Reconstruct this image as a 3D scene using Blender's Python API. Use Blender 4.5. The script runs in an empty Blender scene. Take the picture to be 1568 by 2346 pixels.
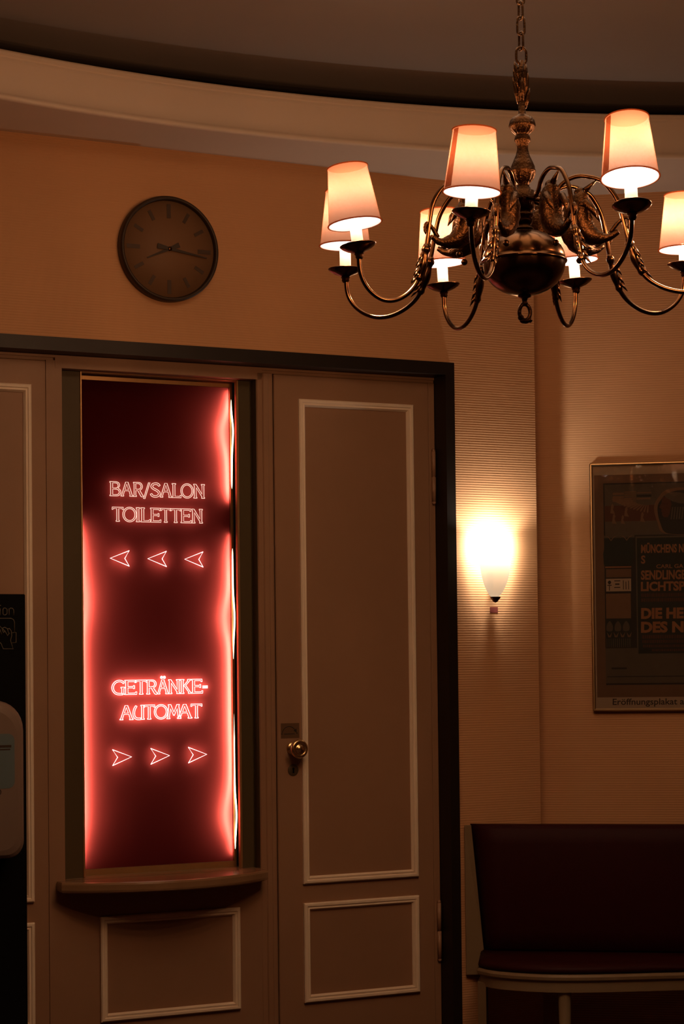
import bpy, math, random
from mathutils import Vector, Matrix
random.seed(7)
pi = math.pi
SC = bpy.context.scene
COL = SC.collection
C0 = math.cos; S0 = math.sin

# ------------------------------------------------------------------ frames
EYE = 1.5
TH1 = 0.4762644; TH2 = -0.1723760          # heading of the door wall and of the poster wall
def frame(ox, oy, th):
    return Matrix.Translation((ox, oy, 0)) @ Matrix.Rotation(th, 4, 'Z')
F1 = frame(0.409, 7.302, TH1)               # door wall: x along the wall, -y into the room, z up
F2 = frame(0.7192, 7.585, TH2)              # poster wall, set back behind the outer corner of the door wall
I4 = Matrix.Identity(4)
RING = (1.43, 3.098); RR = 3.926            # centre and radius of the round ceiling recess

# ------------------------------------------------------------------ mesh builder
class MB:
    """collects geometry in the coordinates of a frame; y here is w, the distance from the wall INTO the room"""
    def __init__(s, F=I4, wall=False):
        s.v = []; s.f = []; s.mi = []; s.F = F; s.wall = wall; s.cur = 0; s.smooth = []
    def P(s, p):
        p = Vector(p)
        if s.wall: p = Vector((p.x, -p.y, p.z))
        return s.F @ p
    def add(s, vs, fs, smooth=False):
        b = len(s.v)
        s.v += [s.P(p) for p in vs]
        for f in fs:
            s.f.append([b + i for i in f]); s.mi.append(s.cur); s.smooth.append(smooth)
    def box(s, a, b, bev=0.0):
        x0, y0, z0 = [min(a[i], b[i]) for i in range(3)]; x1, y1, z1 = [max(a[i], b[i]) for i in range(3)]
        if bev <= 0:
            vs = [(x0,y0,z0),(x1,y0,z0),(x1,y1,z0),(x0,y1,z0),(x0,y0,z1),(x1,y0,z1),(x1,y1,z1),(x0,y1,z1)]
            s.add(vs, [(0,3,2,1),(4,5,6,7),(0,1,5,4),(1,2,6,5),(2,3,7,6),(3,0,4,7)])
        else:
            c = min(bev, (x1-x0)/2.01, (y1-y0)/2.01, (z1-z0)/2.01)
            rings = []
            for (z, k) in ((z0, c), (z0+c, 0), (z1-c, 0), (z1, c)):
                rings.append([(x0+k, y0+c, z) if k else (x0, y0+c, z)])
                X0, X1, Y0, Y1 = x0+k, x1-k, y0+k, y1-k
                e = c if not k else 0
                if k:
                    rings[-1] = [(X0,Y0,z),(X0,Y0,z),(X1,Y0,z),(X1,Y0,z),(X1,Y1,z),(X1,Y1,z),(X0,Y1,z),(X0,Y1,z)]
                else:
                    rings[-1] = [(x0,y0+e,z),(x0+e,y0,z),(x1-e,y0,z),(x1,y0+e,z),(x1,y1-e,z),(x1-e,y1,z),(x0+e,y1,z),(x0,y1-e,z)]
            vs = [p for r in rings for p in r]; fs = []
            for r in range(3):
                for i in range(8):
                    j = (i+1) % 8; fs.append((r*8+i, r*8+j, (r+1)*8+j, (r+1)*8+i))
            fs.append((6,4,2,0)); fs.append((24,26,28,30))
            s.add(vs, fs)
    def prism(s, poly, axis, a, b, smooth=False):
        """poly in the two remaining axes, extruded along axis from a to b"""
        n = len(poly)
        def mk(q, t):
            if axis == 'x': return (t, q[0], q[1])
            if axis == 'y': return (q[0], t, q[1])
            return (q[0], q[1], t)
        vs = [mk(q, a) for q in poly] + [mk(q, b) for q in poly]
        fs = [tuple(range(n)), tuple(range(2*n-1, n-1, -1))]
        s.add(vs, fs)
        b0 = len(s.v) - 2*n
        for i in range(n):
            j = (i+1) % n
            s.f.append([b0+i, b0+j, b0+n+j, b0+n+i]); s.mi.append(s.cur); s.smooth.append(smooth)
    def tube(s, pts, rad, n=10, closed=False, caps=True, up=None, prof=None):
        pts = [Vector(p) for p in pts]; m = len(pts)
        if not hasattr(rad, '__len__'): rad = [rad]*m
        T = []
        for i in range(m):
            if closed: t = pts[(i+1) % m] - pts[i-1]
            else: t = pts[min(i+1, m-1)] - pts[max(i-1, 0)]
            T.append(t.normalized() if t.length > 1e-9 else Vector((0,0,1)))
        u = Vector(up) if up else (Vector((0,0,1)) if abs(T[0].z) < .9 else Vector((1,0,0)))
        u = (u - T[0]*u.dot(T[0])).normalized()
        vs = []
        for i in range(m):
            u = u - T[i]*u.dot(T[i])
            u = u.normalized() if u.length > 1e-6 else T[i].orthogonal().normalized()
            w = T[i].cross(u)
            for k in range(n):
                a = 2*pi*k/n
                q = prof(a, i) if prof else 1.0
                vs.append(pts[i] + (u*C0(a) + w*S0(a))*rad[i]*q)
        fs = []
        for i in range(m if closed else m-1):
            for k in range(n):
                j = (k+1) % n; i2 = (i+1) % m
                fs.append((i*n+k, i*n+j, i2*n+j, i2*n+k))
        if not closed and caps:
            fs.append(tuple(range(n-1, -1, -1))); fs.append(tuple(range((m-1)*n, m*n)))
        s.add(vs, fs, True)
    def lathe(s, prof, c=(0,0,0), n=32, axis='z', a0=0, a1=2*pi, flute=None, smooth=True, M=None):
        full = abs(a1-a0-2*pi) < 1e-6
        k = n if full else n+1
        vs = []
        for pi_, (r, z) in enumerate(prof):
            for i in range(k):
                a = a0 + (a1-a0)*i/n
                q = r*(flute(a, z, pi_) if flute else 1)
                if axis == 'z': p = Vector((q*C0(a), q*S0(a), z))
                else: p = Vector((q*C0(a), z, q*S0(a)))
                if M: p = M @ p
                vs.append(p + Vector(c))
        fs = []
        for j in range(len(prof)-1):
            for i in range(n):
                i2 = (i+1) % k
                fs.append((j*k+i, j*k+i2, (j+1)*k+i2, (j+1)*k+i))
        s.add(vs, fs, smooth)
    def ball(s, c, r, sc=(1,1,1), n=16, m=10):
        prof = [(max(1e-4, S0(pi*i/m)), C0(pi*i/m)) for i in range(m+1)]
        M = Matrix.Diagonal((r*sc[0], r*sc[1], r*sc[2])).to_3x3()
        s.lathe(prof, c, n=n, M=M)
    def build(s, name, mats, parent=None, bevel=0, origin=None):
        if not isinstance(mats, (list, tuple)): mats = [mats]
        me = bpy.data.meshes.new(name)
        if parent is not None: Minv = WM[parent].inverted(); W = WM[parent]
        else:
            W = (s.F.copy() if s.F is not None else I4.copy())
            if origin is not None: W = W @ Matrix.Translation(origin)
            Minv = W.inverted()
        me.from_pydata([Minv @ v for v in s.v], [], s.f)
        for m in mats: me.materials.append(m)
        for i, p in enumerate(me.polygons):
            p.material_index = s.mi[i]; p.use_smooth = s.smooth[i]
        import bmesh
        bm = bmesh.new(); bm.from_mesh(me)
        bmesh.ops.remove_doubles(bm, verts=bm.verts, dist=1e-6)
        bmesh.ops.recalc_face_normals(bm, faces=bm.faces)
        bm.to_mesh(me); bm.free()
        me.update()
        o = bpy.data.objects.new(name, me); COL.objects.link(o)
        if parent is not None:
            o.parent = parent; WM[o] = W
        else:
            o.matrix_world = W; WM[o] = W
        if bevel:
            b = o.modifiers.new('b', 'BEVEL'); b.width = bevel; b.segments = 2; b.limit_method = 'ANGLE'; b.angle_limit = 0.6
        return o
WM = {}
def thing(name, label, cat, M, group=None):
    o = bpy.data.objects.new(name, None); COL.objects.link(o)
    o.empty_display_size = .1; o.matrix_world = M; WM[o] = M.copy()
    if label: o['label'] = label
    if cat: o['category'] = cat
    if group: o['group'] = group
    return o
def tag(o, label, cat, group=None):
    o['label'] = label; o['category'] = cat
    if group: o['group'] = group
    return o
def struct(o):
    o['kind'] = 'structure'; return o
def W(F, u, w, z): return F @ Matrix.Translation((u, -w, z))

def rr(x0, z0, x1, z1, r, n=6):
    """rounded rectangle outline; r may be four radii (bl, br, tr, tl)"""
    if not hasattr(r, '__len__'): r = (r,)*4
    out = []
    for (cx, cz, a, q) in ((x1-r[1], z0+r[1], -pi/2, r[1]), (x1-r[2], z1-r[2], 0, r[2]), (x0+r[3], z1-r[3], pi/2, r[3]), (x0+r[0], z0+r[0], pi, r[0])):
        if q <= 0: out.append((cx, cz)); continue
        for i in range(n+1):
            t = a + pi/2*i/n; out.append((cx + q*C0(t), cz + q*S0(t)))
    return out
def smooth(pts, k=6, closed=False):
    P = [Vector(p) for p in pts]; out = []; m = len(P)
    for i in range(m if closed else m-1):
        a = P[(i-1) % m] if (closed or i > 0) else P[0]*2-P[1]
        b = P[i]; c = P[(i+1) % m]
        d = P[(i+2) % m] if (closed or i+2 < m) else P[-1]*2-P[-2]
        for j in range(k):
            t = j/k
            out.append(0.5*((2*b) + (c-a)*t + (2*a-5*b+4*c-d)*t*t + (3*b-a-3*c+d)*t**3))
    if not closed: out.append(P[-1])
    return out

# ------------------------------------------------------------------ materials
def mat(name, col, rough=.5, metal=0.0, spec=.5, noise=0.0, nscale=40, bump=0, bscale=120, emit=None, estr=0, coat=0):
    m = bpy.data.materials.new(name); m.use_nodes = True
    nt = m.node_tree; b = nt.nodes['Principled BSDF']
    b.inputs['Base Color'].default_value = (*col, 1); b.inputs['Roughness'].default_value = rough
    b.inputs['Metallic'].default_value = metal; b.inputs['Specular IOR Level'].default_value = spec
    if coat: b.inputs['Coat Weight'].default_value = coat
    if emit: b.inputs['Emission Color'].default_value = (*emit, 1); b.inputs['Emission Strength'].default_value = estr
    tc = nt.nodes.new('ShaderNodeTexCoord')
    if noise:
        n = nt.nodes.new('ShaderNodeTexNoise'); n.inputs['Scale'].default_value = nscale; n.inputs['Detail'].default_value = 4
        nt.links.new(tc.outputs['Object'], n.inputs['Vector'])
        r = nt.nodes.new('ShaderNodeMapRange'); r.inputs['To Min'].default_value = 1-noise; r.inputs['To Max'].default_value = 1+noise
        nt.links.new(n.outputs['Fac'], r.inputs['Value'])
        mx = nt.nodes.new('ShaderNodeVectorMath'); mx.operation = 'SCALE'; mx.inputs[0].default_value = col
        nt.links.new(r.outputs['Result'], mx.inputs['Scale']); nt.links.new(mx.outputs['Vector'], b.inputs['Base Color'])
    if bump:
        n = nt.nodes.new('ShaderNodeTexNoise'); n.inputs['Scale'].default_value = bscale; n.inputs['Detail'].default_value = 3
        nt.links.new(tc.outputs['Object'], n.inputs['Vector'])
        bp = nt.nodes.new('ShaderNodeBump'); bp.inputs['Strength'].default_value = bump; bp.inputs['Distance'].default_value = .002
        nt.links.new(n.outputs['Fac'], bp.inputs['Height']); nt.links.new(bp.outputs['Normal'], b.inputs['Normal'])
    return m
def emis(name, col, s):
    m = bpy.data.materials.new(name); m.use_nodes = True; nt = m.node_tree; nt.nodes.clear()
    e = nt.nodes.new('ShaderNodeEmission'); e.inputs[0].default_value = (*col, 1); e.inputs[1].default_value = s
    o = nt.nodes.new('ShaderNodeOutputMaterial'); nt.links.new(e.outputs[0], o.inputs[0]); return m

def acrylic(name, dif, tl):
    m = bpy.data.materials.new(name); m.use_nodes = True; nt = m.node_tree; nt.nodes.clear()
    a = nt.nodes.new('ShaderNodeBsdfTranslucent'); a.inputs[0].default_value = (*tl, 1)
    b = nt.nodes.new('ShaderNodeBsdfDiffuse'); b.inputs[0].default_value = (*dif, 1)
    ad = nt.nodes.new('ShaderNodeAddShader'); o = nt.nodes.new('ShaderNodeOutputMaterial')
    nt.links.new(a.outputs[0], ad.inputs[0]); nt.links.new(b.outputs[0], ad.inputs[1]); nt.links.new(ad.outputs[0], o.inputs[0]); return m
def wallpaper():
    m = mat('ribbed_wallpaper', (.62, .335, .165), .75, spec=.2)
    nt = m.node_tree; b = nt.nodes['Principled BSDF']
    tc = nt.nodes.new('ShaderNodeTexCoord')
    sp = nt.nodes.new('ShaderNodeSeparateXYZ'); nt.links.new(tc.outputs['Object'], sp.inputs[0])
    nz = nt.nodes.new('ShaderNodeTexNoise'); nz.inputs['Scale'].default_value = 14; nz.inputs['Detail'].default_value = 3
    mp = nt.nodes.new('ShaderNodeMapping'); mp.inputs['Scale'].default_value = (.6, .6, 6)
    nt.links.new(tc.outputs['Object'], mp.inputs['Vector']); nt.links.new(mp.outputs['Vector'], nz.inputs['Vector'])
    ad = nt.nodes.new('ShaderNodeMath'); ad.operation = 'MULTIPLY_ADD'; ad.inputs[1].default_value = .0010
    nt.links.new(nz.outputs['Fac'], ad.inputs[0]); nt.links.new(sp.outputs['Z'], ad.inputs[2])
    sc = nt.nodes.new('ShaderNodeMath'); sc.operation = 'MULTIPLY'; sc.inputs[1].default_value = 2*pi/.0086
    nt.links.new(ad.outputs[0], sc.inputs[0])
    sn = nt.nodes.new('ShaderNodeMath'); sn.operation = 'SINE'; nt.links.new(sc.outputs[0], sn.inputs[0])
    n2 = nt.nodes.new('ShaderNodeTexNoise'); n2.inputs['Scale'].default_value = 9
    mp2 = nt.nodes.new('ShaderNodeMapping'); mp2.inputs['Scale'].default_value = (1, 1, 25)
    nt.links.new(tc.outputs['Object'], mp2.inputs['Vector']); nt.links.new(mp2.outputs['Vector'], n2.inputs['Vector'])
    ml = nt.nodes.new('ShaderNodeMath'); ml.operation = 'MULTIPLY'
    nt.links.new(sn.outputs[0], ml.inputs[0]); nt.links.new(n2.outputs['Fac'], ml.inputs[1])
    bp = nt.nodes.new('ShaderNodeBump'); bp.inputs['Strength'].default_value = .36; bp.inputs['Distance'].default_value = .0015
    nt.links.new(ml.outputs[0], bp.inputs['Height']); nt.links.new(bp.outputs['Normal'], b.inputs['Normal'])
    return m

def fabric_shade(name, thru, dif, back=.5):
    """lampshade cloth: part of the light goes straight through the weave, the rest is scattered"""
    m = bpy.data.materials.new(name); m.use_nodes = True; nt = m.node_tree; nt.nodes.clear()
    tr = nt.nodes.new('ShaderNodeBsdfTransparent'); tr.inputs[0].default_value = (*thru, 1)
    tl = nt.nodes.new('ShaderNodeBsdfTranslucent'); tl.inputs[0].default_value = (*dif, 1)
    df = nt.nodes.new('ShaderNodeBsdfDiffuse'); df.inputs[0].default_value = (*dif, 1)
    mx = nt.nodes.new('ShaderNodeMixShader'); mx.inputs[0].default_value = back
    nt.links.new(tl.outputs[0], mx.inputs[1]); nt.links.new(df.outputs[0], mx.inputs[2])
    ad = nt.nodes.new('ShaderNodeAddShader')
    nt.links.new(mx.outputs[0], ad.inputs[0]); nt.links.new(tr.outputs[0], ad.inputs[1])
    o = nt.nodes.new('ShaderNodeOutputMaterial'); nt.links.new(ad.outputs[0], o.inputs[0])
    return m

M = {}
M['paper'] = wallpaper()
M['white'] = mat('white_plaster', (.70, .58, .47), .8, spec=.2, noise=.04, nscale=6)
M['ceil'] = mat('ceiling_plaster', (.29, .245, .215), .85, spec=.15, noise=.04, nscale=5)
M['floor'] = mat('dark_carpet', (.025, .010, .008), .95, spec=.1, noise=.3, nscale=200)
M['plain'] = mat('plain_wall', (.30, .16, .08), .8, spec=.2)
M['beige'] = mat('beige_door_paint', (.33, .185, .105), .5, spec=.35, noise=.05, nscale=14, bump=.08, bscale=300)
M['cream'] = mat('cream_moulding_paint', (.86, .72, .56), .5, spec=.35, noise=.05, nscale=30)
M['olive'] = mat('olive_board', (.085, .058, .024), .55, spec=.3, noise=.06, nscale=25)
M['gold'] = mat('gold_strip', (.50, .30, .13), .35, metal=.6, noise=.1, nscale=60)
M['wood'] = mat('dark_wood', (.014, .008, .005), .45, spec=.35, noise=.25, nscale=18)
M['red'] = acrylic('red_acrylic', (.035, .0022, .0016), (.70, .085, .070))
M['housing'] = mat('sign_housing', (.02, .004, .003), .8)
M['tubeback'] = emis('backlight_tube', (1, .84, .68), 24)
M['halo2'] = emis('letter_backlight_bright', (1, .8, .7), 7)
M['halo'] = emis('letter_backlight', (1, .8, .7), 1.6)
M['glowtext'] = emis('lit_lettering', (1, .64, .50), 1.15)
M['glowtext2'] = emis('lit_lettering_bright', (1, .82, .75), 2.2)
M['tube'] = emis('lit_tube', (1, .80, .50), 4.5)
M['silver'] = mat('brushed_frame_metal', (.55, .40, .22), .36, metal=1)
M['mount'] = mat('cream_mount_card', (.42, .30, .20), .8)
M['print'] = mat('aged_print_brown', (.16, .085, .045), .8, noise=.15, nscale=20)
M['p_dark'] = mat('print_black', (.018, .014, .010), .7)
M['p_grey'] = mat('print_olive_grey', (.10, .075, .048), .8, noise=.15, nscale=30)
M['p_sepia'] = mat('print_sepia', (.19, .10, .05), .8, noise=.1, nscale=50)
M['p_teal'] = mat('print_dark_teal', (.022, .026, .02), .8)
M['p_orange'] = mat('print_orange', (.30, .125, .05), .8, noise=.15, nscale=80)
M['p_rust'] = mat('print_rust', (.09, .03, .016), .8)
M['ink'] = mat('caption_ink', (.03, .02, .015), .7)
M['leather'] = mat('burgundy_leather', (.030, .0024, .0026), .55, spec=.12, noise=.15, nscale=30, bump=.12, bscale=260)
M['bench_paint'] = mat('bench_cream_paint', (.24, .165, .09), .5, spec=.3, noise=.06, nscale=20)
M['black'] = mat('black_stand_panel', (.003, .0025, .0025), .7, spec=.08)
M['disp'] = mat('white_dispenser_plastic', (.19, .135, .105), .4, spec=.25)
M['displabel'] = mat('blue_grey_label', (.09, .13, .14), .5)
M['print_grey'] = mat('grey_line_print', (.11, .09, .06), .6)
M['clockface'] = mat('brown_clock_face', (.20, .105, .052), .6, spec=.25, noise=.06, nscale=10)
M['clockdark'] = mat('clock_dark_metal', (.035, .018, .007), .5, metal=.2)
M['clockmark'] = mat('clock_marker_brown', (.055, .027, .011), .5, metal=.3)
M['brass'] = mat('antique_brass', (.115, .052, .021), .22, metal=1, noise=.35, nscale=35)
M['brassdark'] = mat('blackened_brass', (.060, .026, .010), .36, metal=1, noise=.4, nscale=60, bump=1.0, bscale=170)
M['knob'] = mat('polished_brass_knob', (.85, .60, .30), .25, metal=1)
M['hinge'] = mat('painted_hinge', (.34, .19, .11), .4)
M['candle'] = mat('white_candle_sleeve', (.80, .74, .62), .5)
M['trimband'] = fabric_shade('shade_trim_braid', (.38, .22, .13), (.050, .022, .013), .5)
M['sticker'] = mat('clear_sticker', (.13, .07, .035), .4)
M['redlabel'] = mat('red_small_label', (.20, .045, .035), .5)
M['shade'] = fabric_shade('peach_shade_cloth', (.108, .069, .046), (.0150, .0050, .0026), .5)
M['lining'] = fabric_shade('white_shade_lining', (.68, .68, .68), (.0150, .0200, .0280), .97)
M['shade2'] = fabric_shade('peach_shade_seam', (.25, .12, .07), (.0125, .0036, .0018), .5)
M['opal'] = fabric_shade('opal_glass', (.02, .018, .015), (.20, .18, .145), .55)

# ------------------------------------------------------------------ room shell
def wp(F, u, w=0): p = F @ Vector((u, -w, 0)); return (p.x, p.y)
H = 3.23; HC = 3.445
A0 = wp(F1, -2.65); AC = wp(F1, .336); B0 = wp(F2, -.0863); B1 = wp(F2, 3.0)
ROOM = [A0, AC, B0, B1, (5.7, 5.0), (5.7, -1.4), (-2.75, -1.4), (-2.75, 5.0)]

mb = MB(); mb.prism(ROOM, 'z', -.05, 0); struct(mb.build('floor', M['floor']))
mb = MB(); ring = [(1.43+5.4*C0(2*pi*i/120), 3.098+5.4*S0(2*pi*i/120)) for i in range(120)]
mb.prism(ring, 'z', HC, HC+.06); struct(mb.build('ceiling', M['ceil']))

# front wall with the door opening cut in it
OU0, OU1, OZ = -2.17, -.03, 2.535
mb = MB(F1, True); T = -.30
mb.box((-2.65, T, 0), (OU0, 0, H)); mb.box((OU1, T, 0), (.336, 0, H)); mb.box((OU0, T, OZ), (OU1, 0, H))
struct(mb.build('wall_front', M['paper']))
mb = MB(F2, True); mb.box((-.12, -.2, 0), (3.0, 0, H)); struct(mb.build('wall_right', M['paper']))
def plainwall(name, a, b):
    a = Vector((a[0], a[1], 0)); b = Vector((b[0], b[1], 0)); d = (b-a).normalized(); n = Vector((-d.y, d.x, 0))*.15
    mb = MB(); mb.prism([(a.x, a.y), (b.x, b.y), ((b+n).x, (b+n).y), ((a+n).x, (a+n).y)], 'z', 0, H)
    struct(mb.build(name, M['plain']))
plainwall('wall_right_corner', B1, (5.7, 5.0)); plainwall('wall_right_side', (5.7, 5.0), (5.7, -1.4))
plainwall('wall_back', (5.7, -1.4), (-2.75, -1.4)); plainwall('wall_left', (-2.75, -1.4), (-2.75, 5.0))
plainwall('wall_left_corner', (-2.75, 5.0), A0)

# round plaster cornice: flat soffit from the walls to the ring, bead, hollow fascia, lip
mb = MB(); ZS = 3.2
prof = [(RR+.004, ZS), (RR-.006, ZS+.001), (RR-.011, ZS+.006), (RR-.010, ZS+.013), (RR-.002, ZS+.019), (RR+.004, ZS+.026), (RR+.010, ZS+.045),
        (RR+.013, ZS+.065), (RR+.010, ZS+.092), (RR+.003, ZS+.118), (RR-.004, ZS+.129), (RR-.001, ZS+.132), (RR-.001, ZS+.136), (RR-.012, ZS+.139), (RR-.012, ZS+.150), (RR+.03, ZS+.150), (RR+.03, ZS+.03)]
mb.lathe(prof, (RING[0], RING[1], 0), n=360)
def ray_room(a):
    d = Vector((C0(a), S0(a))); o = Vector(RING); best = 99
    for i in range(len(ROOM)):
        p = Vector(ROOM[i]); q = Vector(ROOM[(i+1) % len(ROOM)]); e = q-p
        den = d.x*e.y - d.y*e.x
        if abs(den) < 1e-9: continue
        t = ((p-o).x*e.y - (p-o).y*e.x)/den; s_ = ((p-o).x*d.y - (p-o).y*d.x)/den
        if t > 0 and -1e-6 <= s_ <= 1+1e-6: best = min(best, t)
    return best
NR = 720; vs = []; fs = []
for i in range(NR):
    a = 2*pi*i/NR; t = max(ray_room(a), RR+.02) + .01
    vs += [(RING[0]+(RR+.003)*C0(a), RING[1]+(RR+.003)*S0(a), ZS), (RING[0]+t*C0(a), RING[1]+t*S0(a), ZS),
           (RING[0]+(RR+.03)*C0(a), RING[1]+(RR+.03)*S0(a), ZS+.03), (RING[0]+5.38*C0(a), RING[1]+5.38*S0(a), ZS+.03), (RING[0]+5.38*C0(a), RING[1]+5.38*S0(a), HC)]
for i in range(NR):
    j = (i+1) % NR; fs.append((5*i, 5*i+1, 5*j+1, 5*j)); fs.append((5*i+2, 5*j+2, 5*j+3, 5*i+3)); fs.append((5*i+3, 5*j+3, 5*j+4, 5*i+4))
mb.add(vs, fs, False)
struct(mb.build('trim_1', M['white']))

# dark wood architrave (front face and deep reveal)
mb = MB(F1, True)
for (a, b) in ((-.055, -.019), (-2.181, -2.145)):
    mb.box((a, -.28, 0), (b, .03, 2.502))
mb.box((-2.181, -.28, 2.502), (-.019, .03, 2.546))
struct(mb.build('trim_2', M['wood'], bevel=.003))

# painted infill frame: head rail, mullions, jamb strips
mb = MB(F1, True)
mb.box((-2.145, -.16, 2.492), (-.055, -.052, 2.502))
mb.box((-1.475, -.16, 2.458), (-.735, -.045, 2.492)); mb.box((-.735, -.16, 2.482), (-.055, -.058, 2.492)); mb.box((-2.145, -.16, 2.482), (-1.475, -.058, 2.492))
mb.box((-.0805, -.16, 0), (-.055, -.05, 2.482), .003); mb.box((-2.145, -.16, 0), (-2.12, -.05, 2.482), .003)
for (a, b, s_) in ((-.755, -.694, 1), (-1.506, -1.452, -1)):
    mb.box((a, -.16, 0), (b, -.05 if s_ > 0 else -.046, 2.482))
    c = (a+b)/2
    if s_ < 0: continue
    mb.box((a+.001, -.05, 0), (b-.004, -.045, 2.482), .002)
    mb.box((c-.010, -.05, .0), (c+.012, -.040, 2.482), .003)
struct(mb.build('trim_3', M['beige']))

def moulding(mb, u0, z0, u1, z1, w, wd=.026):
    """mitred picture-frame moulding on a door leaf: outer quirk, round, inner step"""
    prof = [(0, 0), (0, .010), (.004, .014), (.011, .014), (.0135, .0105), (.016, .0105), (.020, .012), (wd, .003), (wd, 0)]
    cs = [(u0, z0, 1, 1), (u1, z0, -1, 1), (u1, z1, -1, -1), (u0, z1, 1, -1)]
    k = len(prof); vs = []; fs = []
    for (x, z, sx, sz) in cs:
        for (d, h) in prof: vs.append((x+sx*d, w+h, z+sz*d))
    for c in range(4):
        e = (c+1) % 4
        for i in range(k-1): fs.append((c*k+i, c*k+i+1, e*k+i+1, e*k+i))
    mb.add(vs, fs)
def leaf(name, u0, u1, z1, m_u0, m_u1, hinge_u, knob_u):
    root = thing(name, None, None, W(F1, (u0+u1)/2, -.05, 0)); root['kind'] = 'structure'
    mb = MB(F1, True); mb.box((u0, -.085, .008), (u1, -.045, z1), .003); mb.build('door_panel', M['beige'], root)
    for (a, b) in ((.738, 2.398), (.335, .673)):
        mb = MB(F1, True); moulding(mb, m_u0, a, m_u1, b, -.045); o = mb.build('panel_moulding', M['cream'], root); o['label'] = 'raised cream painted moulding'
    if hinge_u is not None:
        for (a, b) in ((2.058, 2.236), (.445, .640)):
            mb = MB(F1, True); c = (a+b)/2
            mb.tube([(hinge_u, -.043, a), (hinge_u, -.043, c-.0015)], .0075, 12); mb.tube([(hinge_u, -.043, c+.0015), (hinge_u, -.043, b)], .0075, 12)
            for zz in (a-.004, b+.004): mb.ball((hinge_u, -.043, zz), .0072, n=12, m=8)
            mb.tube([(hinge_u, -.043, a), (hinge_u, -.043, b)], .005, 8)
            o = mb.build('hinge', M['hinge'], root)
    if knob_u is not None:
        mb = MB(F1, True)
        mb.lathe([(.0005, -.045), (.0225, -.045), (.0225, -.041), (.019, -.038), (.011, -.036), (.0105, -.018), (.013, -.012), (.024, -.006), (.031, .002), (.0325, .009), (.030, .015), (.024, .0175), (.021, .0150), (.015, .0145), (.012, .018), (.006, .021), (.0005, .0215)], (knob_u, 0, 1.201), n=40, axis='y')
        o = mb.build('door_knob', M['knob'], root); o['label'] = 'round polished brass knob'
        mb = MB(F1, True); mb.lathe([(.0005, -.0425), (.0185, -.0425), (.020, -.0435), (.020, -.046)], (knob_u+.002, 0, 1.127), n=32, axis='y')
        mb.cur = 1
        mb.lathe([(.0005, -.0421), (.0042, -.0421)], (knob_u+.002, 0, 1.131), n=16, axis='y')
        mb.add([(knob_u-.0005, -.0421, 1.130), (knob_u+.0045, -.0421, 1.130), (knob_u+.0055, -.0421, 1.117), (knob_u-.0015, -.0421, 1.117)], [(0,1,2,3)])
        o = mb.build('keyhole_plate', [mat('dull_keyhole_metal', (.085, .055, .022), .5), M['black']], root)
        # small clear sticker with a turning arrow
        mb = MB(F1, True); a0, b0 = knob_u-.043, knob_u+.027
        mb.box((a0, -.046, 1.236), (b0, -.0443, 1.287)); mb.cur = 1
        cx, cz, R = (a0+b0)/2-.004, 1.250, .026
        pts = [(cx+R*C0(pi*(.94-.80*i/14))*1.0, -.0440, cz+R*S0(pi*(.94-.80*i/14))) for i in range(15)]
        mb.tube(pts, .0011, 6)
        e = pts[-1]
        mb.add([(e[0]-.007, -.0437, e[2]+.001), (e[0]+.004, -.0437, e[2]+.007), (e[0]+.005, -.0437, e[2]-.007)], [(0,1,2)])
        mb.ball((cx-R-.001, -.0442, cz+.001), .0022, n=8, m=6); mb.ball((cx+R+.004, -.0442, cz+.003), .0022, n=8, m=6)
        mb.box((cx-R*.75, -.0443, 1.249), (cx+R*.8, -.0440, 1.2515))
        o = mb.build('arrow_sticker', [M['sticker'], M['p_dark']], root); o['label'] = 'small sticker with a curved arrow'
    return root
leaf('door_1', -.690, -.0825, 2.480, -.600, -.150, -.066, -.634)
leaf('door_2', -2.118, -1.5068, 2.480, -2.015, -1.559, None, None)

# box-office window unit between the two leaves
win = thing('window_1', None, None, W(F1, -1.10, -.05, .80)); win['kind'] = 'structure'
mb = MB(F1, True)                                                    # recessed olive board round the sign
BU0, BU1, BZ0, BZ1 = -1.375, -.810, .812, 2.458
mb.box((-1.453, -.10, .79), (BU0, -.09, 2.459)); mb.box((BU1, -.10, .79), (-.755, -.09, 2.459))
mb.box((-1.453, -.20, .79), (-1.447, -.09, 2.459)); mb.box((-.761, -.20, .79), (-.755, -.09, 2.459))
mb.box((-.7562, -.20, .79), (-.7545, -.05, 2.459))
mb.build('surround_board', M['olive'], win)
mb = MB(F1, True)                                                    # thin gold edging of the opening
mb.box((BU0, -.105, .80), (BU0+.007, -.086, 2.459), .002); mb.box((BU1-.002, -.105, .80), (BU1+.006, -.086, 2.459), .002)
mb.box((BU0, -.105, 2.455), (BU1, -.088, 2.460), .001)
mb.build('edge_strip', M['gold'], win)
mb = MB(F1, True); mb.box((-1.455, -.20, .30*0+.01), (-.753, -.105, .79)); mb.box((-1.455, -.075, .01), (-.753, -.047, .765)); 
mb.build('lower_panel', M['beige'], win)
mb = MB(F1, True); moulding(mb, -1.335, .335, -.838, .675, -.047); o = mb.build('panel_moulding', M['cream'], win); o['label'] = 'raised cream painted moulding'
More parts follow.
